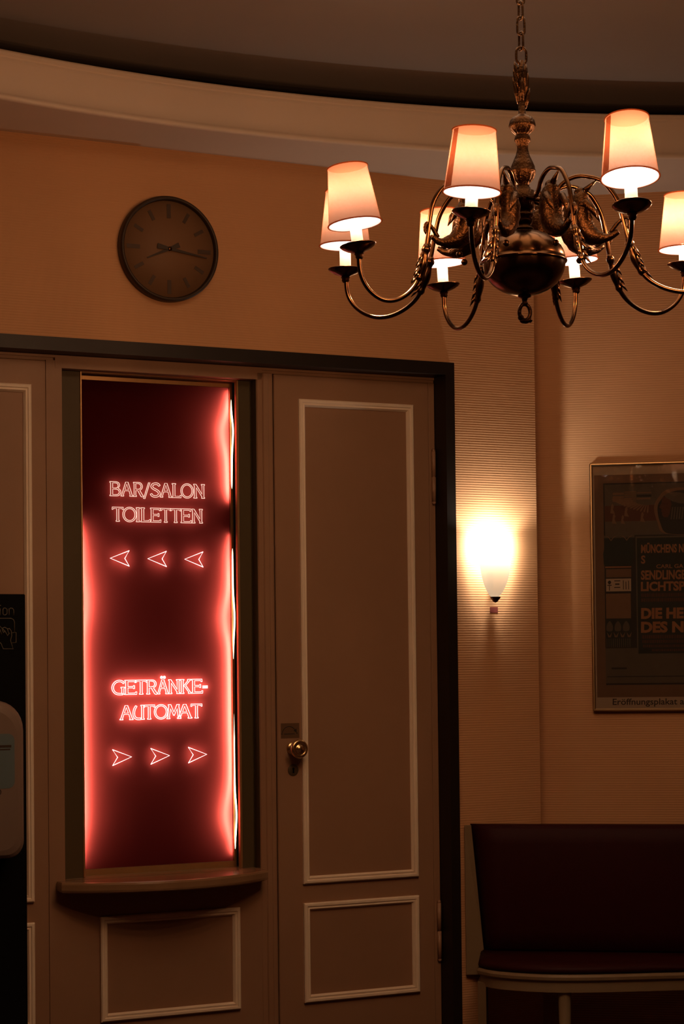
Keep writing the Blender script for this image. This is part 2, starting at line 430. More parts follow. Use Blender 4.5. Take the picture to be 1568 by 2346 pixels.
# bow-fronted sill
def bow(k): # outline in (u, w)
    out = [(-1.483, -.044)]
    for i in range(25):
        t = i/24; u = -1.486 + (.728-.012*k)*t + .006*k
        out.append((u, -.02 + k*.0 + .165*math.sin(pi*(.04+.92*t))**.75))
    out.append((-.752, -.044)); return out
mb = MB(F1, True)
ol = bow(0)
zs = [(.765, .006), (.769, .0015), (.775, 0), (.792, 0), (.798, .002), (.800, .006)]
vs = []; fs = []; n = len(ol); cx = -1.12
for (z, ins) in zs:
    for (u, w_) in ol:
        uu = u + (ins if u < cx else -ins)*(1 if abs(u-cx) > .2 else 0); vs.append((uu, w_-(ins if w_ > -.04 else 0), z))
for i in range(len(zs)-1):
    for j in range(n):
        k = (j+1) % n; fs.append((i*n+j, i*n+k, (i+1)*n+k, (i+1)*n+j))
fs.append(tuple(range(n))); fs.append(tuple(range((len(zs)-1)*n, len(zs)*n)))
mb.add(vs, fs); mb.box((-1.4545, -.20, .765), (-.7535, -.04, .800))
o = mb.build('sill', mat('sill_varnished_wood', (.27, .155, .08), .22, spec=.5, noise=.15, nscale=12), win)

# ------------------------------------------------------------------ illuminated sign
sign = thing('illuminated_sign', 'tall glowing red sign with white outlined lettering and arrows behind the box-office sill', 'sign', W(F1, -1.09, -.16, .80))
mb = MB(F1, True); mb.add([(-1.372, -.160, .802), (-.808, -.160, .802), (-.808, -.160, 2.456), (-1.372, -.160, 2.456)], [(0,1,2,3)]); mb.build('sign_panel', M['red'], sign)
mb = MB(F1, True); mb.box((-1.372, -.225, .802), (-.806, -.215, 2.456)); mb.box((-1.376, -.225, .802), (-1.370, -.158, 2.456)); mb.box((-.8085, -.225, .802), (-.8045, -.158, 2.456))
mb.box((-1.372, -.225, .800), (-.806, -.158, .804)); mb.box((-1.372, -.225, 2.454), (-.806, -.158, 2.458)); mb.build('housing', M['housing'], sign)
mb = MB(F1, True)
mb.box((-1.395, -.160, 2.440), (-.800, -.150, 2.458)); mb.box((-1.395, -.160, .800), (-.800, -.148, .820)); mb.box((-.808, -.165, .800), (-.799, -.150, 2.458))
mb.build('frame_rail', M['gold'], sign)
ST = .0012
def arc(cx, cy, rx, ry, a0, a1, n=10):
    return [(cx + rx*C0(math.radians(a0+(a1-a0)*i/n)), cy + ry*S0(math.radians(a0+(a1-a0)*i/n))) for i in range(n+1)]
def strok(pts, h, k=4):
    P = smooth([(x, y, 0) for x, y in pts], k); L = []; R = []
    for i in range(len(P)):
        t = (P[min(i+1, len(P)-1)] - P[max(i-1, 0)]).normalized(); nn = Vector((-t.y, t.x, 0))*h
        L.append(P[i]+nn); R.append(P[i]-nn)
    return [(p.x, p.y) for p in L + R[::-1]]
bone = [(0,0),(.26,0),(.26,.05),(.2,.08),(.2,.92),(.26,.95),(.26,1),(0,1),(0,.95),(.06,.92),(.06,.08),(0,.05)]
def mv(c, dx, dy=0, sx=1, sy=1): return [(x*sx+dx, y*sy+dy) for x, y in c]
A_ = [[(0,0),(.22,0),(.22,.05),(.18,.07),(.28,.38),(.60,.38),(.69,.07),(.64,.05),(.64,0),(.9,0),(.9,.05),(.84,.07),(.53,1),(.36,1),(.06,.07),(0,.05)], [(.31,.47),(.57,.47),(.44,.86)]]
G = {
 'I': [bone],
 'T': [[(0,1),(.8,1),(.8,.83),(.74,.83),(.71,.9),(.47,.9),(.47,.08),(.53,.05),(.53,0),(.27,0),(.27,.05),(.33,.08),(.33,.9),(.09,.9),(.06,.83),(0,.83)]],
 'L': [[(0,0),(.62,0),(.62,.18),(.56,.18),(.52,.1),(.2,.1),(.2,.92),(.26,.95),(.26,1),(0,1),(0,.95),(.06,.92),(.06,.08),(0,.05)]],
 'E': [[(0,0),(.72,0),(.72,.18),(.66,.18),(.62,.1),(.2,.1),(.2,.46),(.5,.46),(.53,.4),(.59,.4),(.59,.63),(.53,.63),(.5,.56),(.2,.56),(.2,.9),(.58,.9),(.62,.82),(.68,.82),(.68,1),(0,1),(0,.95),(.06,.92),(.06,.08),(0,.05)]],
 'N': [[(0,1),(.18,1),(.62,.3),(.62,.92),(.56,.95),(.56,1),(.82,1),(.82,.95),(.76,.92),(.76,.08),(.82,.05),(.82,0),(.58,0),(.58,.05),(.62,.09),(.2,.75),(.2,.08),(.26,.05),(.26,0),(0,0),(0,.05),(.06,.08),(.06,.92),(0,.95)]],
 'O': [arc(.47,.5,.47,.52,0,345,23), arc(.47,.5,.36,.42,0,345,23)],
 'B': [[(0,0)] + arc(.45,.28,.29,.28,-90,62) + arc(.42,.77,.24,.23,-52,90) + [(0,1),(0,.95),(.06,.92),(.06,.08),(0,.05)], [(.2,.09)] + arc(.44,.28,.19,.19,-90,90) + [(.2,.47)], [(.2,.56)] + arc(.42,.735,.14,.175,-90,90) + [(.2,.91)]],
 'R': [[(0,0),(.26,0),(.26,.05),(.2,.08),(.2,.42),(.36,.42),(.60,.02),(.72,-.03),(.82,0),(.52,.44)] + arc(.44,.72,.29,.28,-60,90) + [(0,1),(0,.95),(.06,.92),(.06,.08),(0,.05)], [(.2,.52)] + arc(.42,.715,.19,.195,-90,90) + [(.2,.91)]],
 'A': A_,
 'Ä': A_ + [arc(.35,1.17,.09,.085,0,330,11), arc(.56,1.17,.09,.085,0,330,11), arc(.35,1.17,.04,.045,0,315,7), arc(.56,1.17,.04,.045,0,315,7)],
 'S': [strok([(.58,.80),(.48,.92),(.34,.95),(.18,.90),(.10,.75),(.18,.61),(.38,.49),(.53,.36),(.56,.20),(.46,.08),(.30,.04),(.13,.09),(.05,.22)], .06)],
 'G': [strok([(.80,.80),(.70,.91),(.50,.96),(.28,.89),(.12,.70),(.07,.48),(.13,.26),(.29,.09),(.5,.04),(.72,.04)], .055), [(.60,.52),(.86,.52),(.86,.46),(.80,.43),(.80,.0),(.66,.06),(.66,.43),(.60,.46)]],
 '/': [[(0,-.15),(.10,-.15),(.47,1.02),(.37,1.02)]],
 'K': [bone, [(.2,.50),(.52,.92),(.48,.95),(.50,1),(.74,1),(.74,.95),(.66,.92),(.38,.58),(.70,.08),(.80,.05),(.80,0),(.54,0),(.54,.05),(.58,.08),(.30,.50)]],
 '-': [[(0,.36),(.34,.36),(.34,.52),(0,.52)], [(.05,.41),(.29,.41),(.29,.47),(.05,.47)]],
 'U': [strok([(.28,.95),(.15,.72),(.10,.42),(.16,.17),(.34,.05),(.62,.05)], .06), mv(bone, .58)],
 'M': [[(0,0),(.22,0),(.22,.05),(.17,.08),(.26,.70),(.46,.22),(.5,.22),(.7,.70),(.76,.08),(.70,.05),(.70,0),(.96,0),(.96,.05),(.90,.08),(.81,.92),(.85,.95),(.85,1),(.68,1),(.48,.46),(.28,1),(.10,1),(.10,.95),(.14,.92),(.06,.08),(0,.05)]],
}
def glyph_w(c): return max(x for k in c for x, y in k)
LW = -.1575; BW = -.176
def text_line(name, letters, u_left, x_left, scale, z0, cap, label, bright=False):
    u_left -= .0008
    mb = MB(F1, True); bk = MB(F1, True)
    for (ch, xa, xb) in letters:
        c = G[ch]; gw = glyph_w(c); sx = (xb-xa)*scale/gw
        for k in c:
            pts = [(u_left + (xa-x_left)*scale + x*sx, LW, z0 + y*cap) for x, y in k]
            mb.tube(pts, ST, 6, closed=True, up=(0,1,0))
            bk.tube([(u_, BW, z_) for u_, w_, z_ in pts], .0012, 4, closed=True, up=(0,1,0))
    bk.build('letter_backlight', M['halo2' if bright else 'halo'], sign)
    o = mb.build(name, M['glowtext2' if bright else 'glowtext'], sign); o['label'] = label
CAP = .0475
sc1 = (1.246-.901)/1317.
text_line('sign_lettering', [('B',128,280),('A',278,447),('R',450,590),('/',588,680),('S',682,822),('A',818,985),('L',985,1113),('O',1108,1285),('N',1287,1445)], -1.246, 128, sc1, 2.0565, CAP, 'glowing outlined words BAR/SALON')
text_line('sign_lettering', [('T',158,312),('O',303,490),('I',485,536),('L',548,682),('E',680,828),('T',825,965),('T',962,1105),('E',1103,1255),('N',1258,1412)], -1.246, 128, sc1, 1.9715, CAP, 'glowing outlined word TOILETTEN')
text_line('sign_lettering', [('G',133,312),('E',310,475),('T',455,617),('R',608,760),('Ä',755,917),('N',912,1072),('K',1078,1240),('E',1235,1392),('-',1390,1460)], -1.246, 128, sc1, 1.393, CAP, 'glowing outlined word GETRÄNKE with a hyphen', True)
text_line('sign_lettering', [('A',240,425),('U',412,578),('T',565,722),('O',712,900),('M',885,1085),('A',1035,1240),('T',1222,1380)], -1.246, 128, sc1, 1.309, CAP, 'glowing outlined word AUTOMAT', True)
for k in range(3):
    c = -1.247 + .1345*k
    mb = MB(F1, True)
    q = [(c, 1.848), (c+.068, 1.874), (c+.052, 1.848), (c+.068, 1.822)]
    mb.tube([(x, LW, z) for x, z in q], ST*1.25, 6, closed=True, up=(0,1,0)); bk = MB(F1, True); bk.tube([(x, BW, z) for x, z in q], .0014, 4, closed=True, up=(0,1,0)); bk.build('arrow_backlight', M['halo2'], sign); o = mb.build('arrow', M['glowtext2'], sign); o['label'] = 'glowing outlined arrow pointing left'
for k in range(3):
    c = -1.244 + .1365*k
    mb = MB(F1, True)
    q = [(c+.068, 1.185), (c, 1.211), (c+.018, 1.185), (c, 1.158)]
    mb.tube([(x, LW, z) for x, z in q], ST*1.25, 6, closed=True, up=(0,1,0)); bk = MB(F1, True); bk.tube([(x, BW, z) for x, z in q], .0014, 4, closed=True, up=(0,1,0)); bk.build('arrow_backlight', M['halo2'], sign); o = mb.build('arrow', M['glowtext2'], sign); o['label'] = 'glowing outlined arrow pointing right'
def lamp_tube(u, pts):
    P = smooth([(u + du, w_, z) for (z, w_, du) in pts], 8)
    n = len(P); rad = [.0030*min(1, .12 + 4*min(i, n-1-i)/n) for i in range(n)]
    mb = MB(F1, True); mb.tube(P, rad, 8); o = mb.build('light_tube', M['tube'], sign); return o
UR = -.8035
lamp_tube(UR, [(2.425,-.152,0),(2.36,-.149,0),(2.29,-.136,0),(2.20,-.147,0),(2.10,-.152,0),(2.045,-.154,0)])
lamp_tube(UR, [(1.935,-.154,0),(1.86,-.151,0),(1.75,-.149,0),(1.65,-.138,0),(1.57,-.147,0),(1.50,-.151,0)])
lamp_tube(UR, [(1.46,-.151,0),(1.25,-.152,0),(1.08,-.150,0),(.98,-.137,0),(.90,-.147,0),(.84,-.153,0)])
def back_tube(u, pts):
    P = smooth([(u + du, w_, z) for (z, w_, du) in pts], 6); n = len(P)
    mb = MB(F1, True); mb.tube(P, [.0045*min(1, .15 + 5*min(i, n-1-i)/n) for i in range(n)], 8); mb.build('backlight_tube', M['tubeback'], sign)
back_tube(-.8155, [(2.43,-0.1686,.003),(2.36,-0.1708,0),(2.29,-0.1758,-.018),(2.20,-0.1715,-.004),(2.10,-0.1701,0),(2.045,-0.1686,.002)])
back_tube(-.8155, [(1.935,-0.1686,.003),(1.86,-0.1708,0),(1.75,-0.1708,0),(1.65,-0.1758,-.016),(1.57,-0.1715,-.004),(1.50,-0.1708,0),(1.30,-0.1701,0),(1.10,-0.1708,0),(.98,-0.1758,-.018),(.90,-0.1715,-.004),(.84,-0.1686,.003)])
back_tube(-1.350, [(1.975,-0.1686,-.006),(1.92,-0.1708,0),(1.82,-0.1744,.004),(1.70,-0.1773,.016),(1.58,-0.1715,.004),(1.40,-0.1730,.002),(1.20,-0.1744,.003),(1.02,-0.1744,.004),(.92,-0.1715,0),(.83,-0.1686,-.006)])

# ------------------------------------------------------------------ wall clock
ck = thing('wall_clock', 'round brown wall clock with bar hour marks on the upper wall', 'clock', W(F1, -1.100, 0, 2.862))
cu, cz, R = -1.100, 2.863, .1745
mb = MB(F1, True)
mb.lathe([(R-.004, .001), (R, .004), (R, .030), (R-.004, .036), (R-.010, .036), (R-.013, .030), (R-.0145, .022)], (cu, 0, cz), n=96, axis='y'); mb.build('rim', M['clockdark'], ck)
mb = MB(F1, True); mb.lathe([(.0005, .021), (R-.012, .021), (R-.012, .002), (.0005, .002)], (cu, 0, cz), n=96, axis='y'); mb.build('dial', M['clockface'], ck)
def bar(mb, ang, r0, r1, h0, h1, y0, y1):
    d = Vector((S0(ang), C0(ang))); n_ = Vector((d.y, -d.x))
    q = [d*r0 + n_*h0, d*r1 + n_*h1, d*r1 - n_*h1, d*r0 - n_*h0]
    mb.prism([(cu+p.x, cz+p.y) for p in q], 'y', y0, y1)
for k in range(12):
    mb = MB(F1, True); big = k % 3 == 0
    bar(mb, k*pi/6, .103 if big else .106, .149 if big else .141, .0068 if big else .0058, .0068 if big else .0058, .0205, .0225)
    mb.build('hour_mark', M['clockmark'], ck)
for (nm, ang, L, t0, y) in (('hour_hand', math.radians(246), .086, .030, .026), ('minute_hand', math.radians(99), .134, .036, .029)):
    mb = MB(F1, True)
    bar(mb, ang, -.010, L, .0055, .0018, y, y+.0015); bar(mb, ang, -t0-.008, -.010, .0085, .0055, y, y+.0015)
    mb.build(nm, M['clockdark'], ck)
mb = MB(F1, True); mb.lathe([(.007, .0215), (.007, .031), (.005, .0325), (.0005, .033)], (cu, 0, cz), n=20, axis='y'); mb.build('hub_cap', M['brass'], ck)

# ------------------------------------------------------------------ wall sconce and its small label
sx, sz, sw = .136, 1.712, .028
sc = thing('wall_sconce', 'lit opal glass wall sconce beside the dark door frame', 'wall lamp', W(F1, sx, 0, sz))
mb = MB(F1, True); mb.box((sx-.012, 0, sz+.05), (sx+.012, .005, sz+.10), .002); mb.box((sx-.005, .004, sz+.07), (sx+.005, sw+.002, sz+.08)); mb.build('back_plate', M['brass'], sc)
mb = MB(F1, True)
pr = [(.010, .004), (.022, .014), (.034, .032), (.046, .060), (.055, .095), (.0605, .130), (.063, .165), (.063, .195), (.0615, .222)]
pr = [(p.x, p.y) for p in smooth([(a, b, 0) for a, b in pr], 4)]
mb.lathe(pr, (sx, sw, sz), n=28, a0=0, a1=pi)
mb.build('glass_bowl', M['opal'], sc)
mb = MB(F1, True); mb.lathe([(.0185, .007), (.0190, .003), (.014, -.002), (.010, -.008), (.006, -.012), (.0005, -.014)], (sx, sw+.006, sz), n=24); mb.build('finial', M['brassdark'], sc)
mb = MB(F1, True); mb.box((.1335, 0, 1.663), (.166, .0015, 1.683)); o = mb.build('label_tag', M['redlabel'], None, origin=(.15, 0, 1.67))
tag(o, 'tiny dark red label stuck to the wallpaper under the sconce', 'label')

def point(name, loc, P, col, r, parent):
    l = bpy.data.lights.new(name, 'POINT'); l.energy = P; l.color = col; l.shadow_soft_size = r
    o = bpy.data.objects.new(name, l); COL.objects.link(o)
    o.parent = parent; o.matrix_local = WM[parent].inverted() @ Matrix.Translation(loc); return o
WARM = (1, .75, .50)
p = F1 @ Vector((sx, -(sw+.028), sz+.188)); point('sconce_light', p, 8.5, (1, .88, .74), .022, sc)

# ------------------------------------------------------------------ framed poster on the right wall
PU0, PU1, PZ0, PZ1 = .1974, .840, 1.3027, 2.2101
fp = thing('framed_poster', 'tall framed vintage cinema poster in a thin metal frame on the right wall', 'poster', W(F2, PU0+.3, 0, PZ0))
mb = MB(F2, True)
for (a, b) in (((PU0, PZ0), (PU0+.011, PZ1)), ((PU1-.011, PZ0), (PU1, PZ1)), ((PU0, PZ0), (PU1, PZ0+.011)), ((PU0, PZ1-.011), (PU1, PZ1))):
    mb.box((a[0], .002, a[1]), (b[0], .026, b[1]), .004)
mb.build('metal_frame', M['silver'], fp)
def V(px, py): return (PU0 + (px-1351-.021*(py-1061))*.001577, PZ1 - (py-1061)*.001595)
mats = ['mount', 'print', 'p_dark', 'p_grey', 'p_sepia', 'p_teal', 'p_orange', 'p_rust', 'ink']
mb = MB(F2, True); MI = {k: i for i, k in enumerate(mats)}
lay = [0]
def poly(pts, m, lv):
    mb.cur = MI[m]; y = .010 + lv*.00025
    mb.add([(u, y, z) for u, z in pts], [tuple(range(len(pts)))])
def rect(px0, py0, px1, py1, m, lv):
    a = V(px0, py0); b = V(px1, py1); poly([(a[0], a[1]), (b[0], a[1]), (b[0], b[1]), (a[0], b[1])], m, lv)
def px_poly(pts, m, lv): poly([V(*q) for q in pts], m, lv)
mb.box((PU0+.004, .003, PZ0+.004), (PU1-.004, .010, PZ1-.004))
rect(1362, 1089, 1730, 1598, 'print', 1)
rect(1383, 1108, 1720, 1570, 'p_dark', 2)
rect(1386, 1111, 1717, 1228, 'p_grey', 3)
rect(1386, 1160, 1717, 1196, 'p_rust', 3.5)
# spread wing with feathers
for k in range(3): rect(1405, 1130+k*8, 1431, 1135+k*8, 'p_sepia', 5)
for k in range(6): rect(1432, 1128+k*4.6, 1459, 1130.6+k*4.6, 'p_sepia', 5)
rect(1460, 1130, 1494, 1133, 'p_sepia', 5); rect(1460, 1136, 1494, 1141, 'p_dark', 5); rect(1460, 1143, 1492, 1147, 'p_sepia', 5)
for k in range(14):
    t = k/13; a = math.radians(190 + 78*t)
    ex, ey = 1488 + 84*C0(a)*(1-.12*t), 1142 - 52*S0(a)*(.35+.3*t) ; ex2, ey2 = 1488+40*C0(a), 1142-18*S0(a)
    d = Vector((ex-ex2, ey-ey2)).normalized(); nn = Vector((-d.y, d.x))*1.9
    px_poly([(ex2+nn.x*.6, ey2+nn.y*.6), (ex+nn.x, ey+nn.y), (ex+d.x*3, ey+d.y*3), (ex-nn.x, ey-nn.y), (ex2-nn.x*.6, ey2-nn.y*.6)], 'p_sepia', 5+k*.05)
# small kneeling figures as plain silhouettes
for (x, y, s_) in ((1404, 1165, 1), (1408, 1188, 1), (1436, 1172, 1), (1428, 1190, .9), (1473, 1185, 1)):
    px_poly([(x-4*s_, y+12*s_), (x-2*s_, y-6*s_), (x+1*s_, y-10*s_), (x+4*s_, y-4*s_), (x+2*s_, y+3*s_), (x+7*s_, y+14*s_)], 'p_sepia', 5.5)
# large head in profile inside a rounded border
def blob(pts, m, lv): px_poly([(q.x, q.y) for q in smooth([(a, b, 0) for a, b in pts], 5, True)], m, lv)
blob([(1500,1165),(1512,1140),(1530,1126),(1570,1122),(1610,1140),(1620,1190),(1600,1226),(1525,1226),(1508,1200)], 'p_sepia', 6)
blob([(1508,1166),(1518,1146),(1534,1133),(1570,1128),(1604,1144),(1612,1190),(1596,1224),(1532,1226),(1514,1200)], 'p_dark', 6.5)
px_poly([(1519,1143),(1536,1142),(1540,1160),(1536,1180),(1532,1189),(1523,1189),(1518,1183),(1519,1178),(1516,1175),(1518,1171),(1512,1166),(1517,1156)], 'p_rust', 7)
blob([(1524,1140),(1540,1132),(1570,1136),(1584,1150),(1566,1158),(1546,1154),(1538,1150)], 'p_grey', 7.2)
for k in range(5): px_poly([(1541+k*6,1166),(1544+k*6,1166),(1541+k*6,1194),(1538+k*6,1194)], 'p_grey', 7.2)
# pillar under the left end of the frieze
rect(1386, 1228, 1456, 1234, 'p_grey', 4)
px_poly([(1387,1232),(1453,1232),(1452,1250),(1456,1270),(1454,1296),(1386,1296),(1384,1270),(1388,1250)], 'p_teal', 4)
for c in (1402, 1438):
    px_poly([(c-14,1229),(c-6,1230),(c,1238),(c+6,1230),(c+14,1229),(c+6,1233),(c,1241),(c-6,1233)], 'p_sepia', 5)
rect(1389, 1299, 1449, 1302, 'p_orange', 5); rect(1391, 1305, 1449, 1324, 'print', 5)
rect(1391, 1327, 1449, 1356, 'mount', 5); rect(1389, 1325, 1451, 1327, 'p_dark', 5); rect(1389, 1357, 1451, 1359, 'p_dark', 5)
for (a, b, c_, d_) in ((1394,1341,1404,1343),(1398,1343,1400,1354),(1410,1331,1424,1333),(1412,1338,1422,1341),(1410,1346,1424,1348),(1430,1331,1432,1352),(1436,1334,1438,1352),(1442,1332,1444,1352)):
    rect(a, b, c_, d_, 'p_dark', 6)
blob([(1399,1331),(1403,1335),(1399,1340),(1395,1335)], 'p_dark', 6)
rect(1391, 1361, 1449, 1418, 'p_sepia', 4.5)
rect(1391, 1419, 1449, 1480, 'p_teal', 4.5)
for k in range(3): blob([(1400+k*19,1424),(1407+k*19,1434),(1406+k*19,1446),(1394+k*19,1446),(1393+k*19,1434)], 'p_grey', 5)
for k in range(4): px_poly([(1394+k*15,1449),(1400+k*15,1458),(1406+k*15,1449),(1403+k*15,1461),(1397+k*15,1461)], 'p_sepia', 5)
for k in range(12): rect(1393+k*4.8, 1464, 1395+k*4.8, 1484, 'p_grey', 5)
rect(1391, 1486, 1716, 1566, 'p_grey', 3.2); rect(1405, 1530, 1440, 1534, 'p_dark', 5); rect(1395, 1550, 1700, 1552, 'p_dark', 5)
# lettered panel
rect(1458, 1231, 1716, 1502, 'p_grey', 4); rect(1461, 1235, 1716, 1499, 'p_teal', 5)
for (y0, y1, x0) in ((1362,1370,1472),(1373,1381,1472),(1457,1465,1475),(1468,1475,1475),(1479,1485,1477),(1489,1494,1497)):
    x = x0
    while x < 1690:
        wd = random.choice((2.2, 3.2, 4.2)); rect(x, y0, x+wd, y1, 'p_rust', 6); x += wd+1.3
for y in (1333, 1360, 1371, 1421, 1453, 1466, 1477): rect(1470, y, 1700, y+.8, 'p_dark', 6.2)
def text_mesh(s, offset=0.0):
    cu_ = bpy.data.curves.new('t', 'FONT'); cu_.body = s; cu_.size = 1; cu_.offset = offset; cu_.resolution_u = 3
    ob = bpy.data.objects.new('t', cu_); COL.objects.link(ob)
    dg = bpy.context.evaluated_depsgraph_get(); dg.update()
    me = bpy.data.meshes.new_from_object(ob.evaluated_get(dg))
    vs = [tuple(v.co) for v in me.vertices]; fs = [tuple(p.vertices) for p in me.polygons]
    bpy.data.objects.remove(ob); bpy.data.curves.remove(cu_); bpy.data.meshes.remove(me)
    return vs, fs
def px_text(s, px0, py0, px1, py1, m, lv, off=.02):
    vs, fs = text_mesh(s, off)
    xs = [v[0] for v in vs]; ys = [v[1] for v in vs]; x0, x1, y0, y1 = min(xs), max(xs), min(ys), max(ys)
    mb.cur = MI[m]; out = []
    for v in vs:
        q = V(px0 + (v[0]-x0)/(x1-x0)*(px1-px0), py1 - (v[1]-y0)/(y1-y0)*(py1-py0)); out.append((q[0], .010+lv*.00025, q[1]))
    mb.add(out, fs)
px_text('MÜNCHENS N', 1471, 1246, 1568, 1270, 'p_orange', 7, .035)
px_text('S', 1471, 1275, 1481, 1294, 'p_orange', 7, .03)
px_text('CARL GA', 1506, 1296, 1568, 1305, 'p_orange', 7, .02)
px_text('SENDLINGE', 1471, 1309, 1573, 1331, 'p_orange', 7, .035)
px_text('LICHTSP', 1471, 1335, 1572, 1357, 'p_orange', 7, .04)
px_text('DIE HE', 1472, 1395, 1569, 1420, 'p_orange', 7, .05)
px_text('DES N', 1472, 1426, 1569, 1452, 'p_orange', 7, .05)
# serif-like caption on the mount
CAPT = 'Eröffnungsplakat au'
px_text(CAPT, 1408, 1601, 1581, 1620, 'ink', 2, .012)
mb.build('printed_sheet', [M[k] for k in mats], fp)
gm = bpy.data.materials.new('picture_glass'); gm.use_nodes = True; nt = gm.node_tree; nt.nodes.clear()
tr = nt.nodes.new('ShaderNodeBsdfTransparent'); gl = nt.nodes.new('ShaderNodeBsdfGlossy'); gl.inputs['Roughness'].default_value = .02
fr = nt.nodes.new('ShaderNodeFresnel'); fr.inputs['IOR'].default_value = 1.5; mx = nt.nodes.new('ShaderNodeMixShader'); oo = nt.nodes.new('ShaderNodeOutputMaterial')
nt.links.new(fr.outputs[0], mx.inputs[0]); nt.links.new(tr.outputs[0], mx.inputs[1]); nt.links.new(gl.outputs[0], mx.inputs[2]); nt.links.new(mx.outputs[0], oo.inputs[0])
mb = MB(F2, True); mb.box((PU0+.008, .0155, PZ0+.008), (PU1-.008, .0175, PZ1-.008)); o = mb.build('picture_glass', gm, fp)

# ------------------------------------------------------------------ upholstered bench
bn = thing('upholstered_bench', 'burgundy leather wall bench with cream painted frame under the poster', 'bench', W(F2, .3, .4, 0))
def cat(poly, n=8):
    return [(q.x, q.y) for q in smooth([(a, b, 0) for a, b in poly], n)]
front = cat([(.452, 7.120), (.500, 7.045), (.585, 6.985), (.700, 6.945), (.860, 6.940), (1.14, 6.965), (1.60, 6.99), (2.20, 6.99)], 6)
def inset(pts, d):
    out = []
    for i, p_ in enumerate(pts):
        a = Vector(pts[max(i-1, 0)]); b = Vector(pts[min(i+1, len(pts)-1)]); t = (b-a).normalized(); nn = Vector((-t.y, t.x))
        out.append((p_[0]+nn.x*d, p_[1]+nn.y*d))
    return out
BACK = [(2.20, 7.14), (.475, 7.322)]
def slab(mb, levels):
    """stack of outlines (z, inset) closed at the back"""
    vs = []; fs = []; n = None
    for (z, d) in levels:
        ring = inset(front, d); ring = ring + BACK; n = len(ring); vs += [(x, y, z) for x, y in ring]
    for i in range(len(levels)-1):
        for j in range(n):
            k = (j+1) % n; fs.append((i*n+j, i*n+k, (i+1)*n+k, (i+1)*n+j))
    fs.append(tuple(range(n))); fs.append(tuple(range((len(levels)-1)*n, len(levels)*n)))
    mb.add(vs, fs, False)
mb = MB(); slab(mb, [(.438, .020), (.442, .007), (.450, .002), (.458, .004), (.466, .012), (.472, .03), (.476, .07)]); o = mb.build('seat_cushion', M['leather'], bn)
for p_ in o.data.polygons: p_.use_smooth = True
mb = MB(); slab(mb, [(.378, .012), (.412, .010), (.416, .004), (.420, .000), (.430, -.002), (.437, .002), (.439, .012)]); mb.build('seat_apron', M['bench_paint'], bn)
def legm(x, y, r0, r1, z1): 
    mb = MB(); mb.lathe([(r1*.9, 0), (r1, .01), (r0*.9, z1*.7), (r0, z1-.02), (r0*1.05, z1)], (x, y, 0), n=20); return mb
legm(.735, 6.985, .022, .015, .38).build('leg', M['bench_paint'], bn)
legm(1.75, 7.02, .022, .015, .38).build('leg', M['bench_paint'], bn)
mb = MB(); mb.prism([(.452, 7.130), (.478, 7.100), (.50, 7.322), (.478, 7.326)], 'z', 0, .39); mb.build('end_leg', M['bench_paint'], bn)
# backrest: padded, top edge against the wall, left end tapering in towards the seat
def bx(t): return Vector((.447 + 1.753*t, 7.318 - (7.318-6.99)*t))   # foot line of the back
nb = Vector((math.sin(TH2), -math.cos(TH2)))
mb = MB(); N = 40; vs = []; fs = []
zz = [(.470, .0), (.474, .020), (.485, .034), (.55, .044), (.70, .046), (.85, .040), (.90, .030), (.912, .018), (.916, 0.0)]
for i in range(N+1):
    t = i/N
    for (z, b) in zz:
        k = (z-.47)/.446
        x0 = .482 - .037*k; x = x0 + (2.2-x0)*t
        edge = min(1, (t*1.75)/.03) ; b2 = b*math.sqrt(max(0, 1-(1-edge)**2)) if edge < 1 else b
        yw = 7.318 - (x-.447)*.1741 + .002*k
        vs.append((x + nb.x*b2, yw + nb.y*b2 - .004, z))
n = len(zz)
for i in range(N):
    for j in range(n-1): fs.append((i*n+j, (i+1)*n+j, (i+1)*n+j+1, i*n+j+1))
mb.add(vs, fs, True)
o = mb.build('back_cushion', M['leather'], bn)
sm = o.modifiers.new('s', 'SOLIDIFY'); sm.thickness = .003; sm.offset = 0
mb = MB(); w_ = .012
vs = []
for (x, z) in ((.423, .39), (.423, .913), (.447, .913), (.486, .47), (.486, .39)):
    yw = 7.318 - (x-.447)*.1741
    vs += [(x, yw - .002 if x > .43 else 7.304, z), (x, yw - .016 if x > .43 else 7.290, z)]
fs = [(0,2,4,6,8), (9,7,5,3,1)] + [(2*i, 2*((i+1) % 5), 2*((i+1) % 5)+1, 2*i+1) for i in range(5)]
mb.add(vs, fs); mb.build('side_panel', M['bench_paint'], bn)
mb = MB(); mb.prism([(.47, 7.3175), (2.2, 7.016), (2.2, 7.15), (.50, 7.334)], 'z', .36, .905); mb.build('back_board', M['wood'], bn)

# ------------------------------------------------------------------ hand disinfection stand
SW = .35
st = thing('disinfection_stand', 'black hand disinfection stand with white dispenser in front of the left door', 'stand', W(F1, -1.88, SW, 0))
mb = MB(F1, True); mb.box((-2.07, SW-.02, .015), (-1.713, SW, 1.709), .003); mb.build('panel', M['black'], st)
mb = MB(F1, True); mb.box((-2.10, SW-.16, 0), (-1.70, SW+.20, .015), .004); mb.build('foot_plate', M['black'], st)
mb = MB(F1, True)
ol = rr(-1.97, .928, -1.752, 1.392, (.045, .048, .085, .085), 8)
def scaled(o_, k, cx, cz): return [(cx+(x-cx)*k, cz+(z-cz)*k) for x, z in o_]
levels = [(SW, 0), (SW+.085, 0), (SW+.10, .004), (SW+.108, .012), (SW+.112, .026)]
vs = []; fs = []; n = len(ol); cx, cz = -1.861, 1.16
for (y, d) in levels:
    for (x, z) in ol:
        vs.append((x + (d if x < cx else -d), y, z + (d if z < cz else -d)))
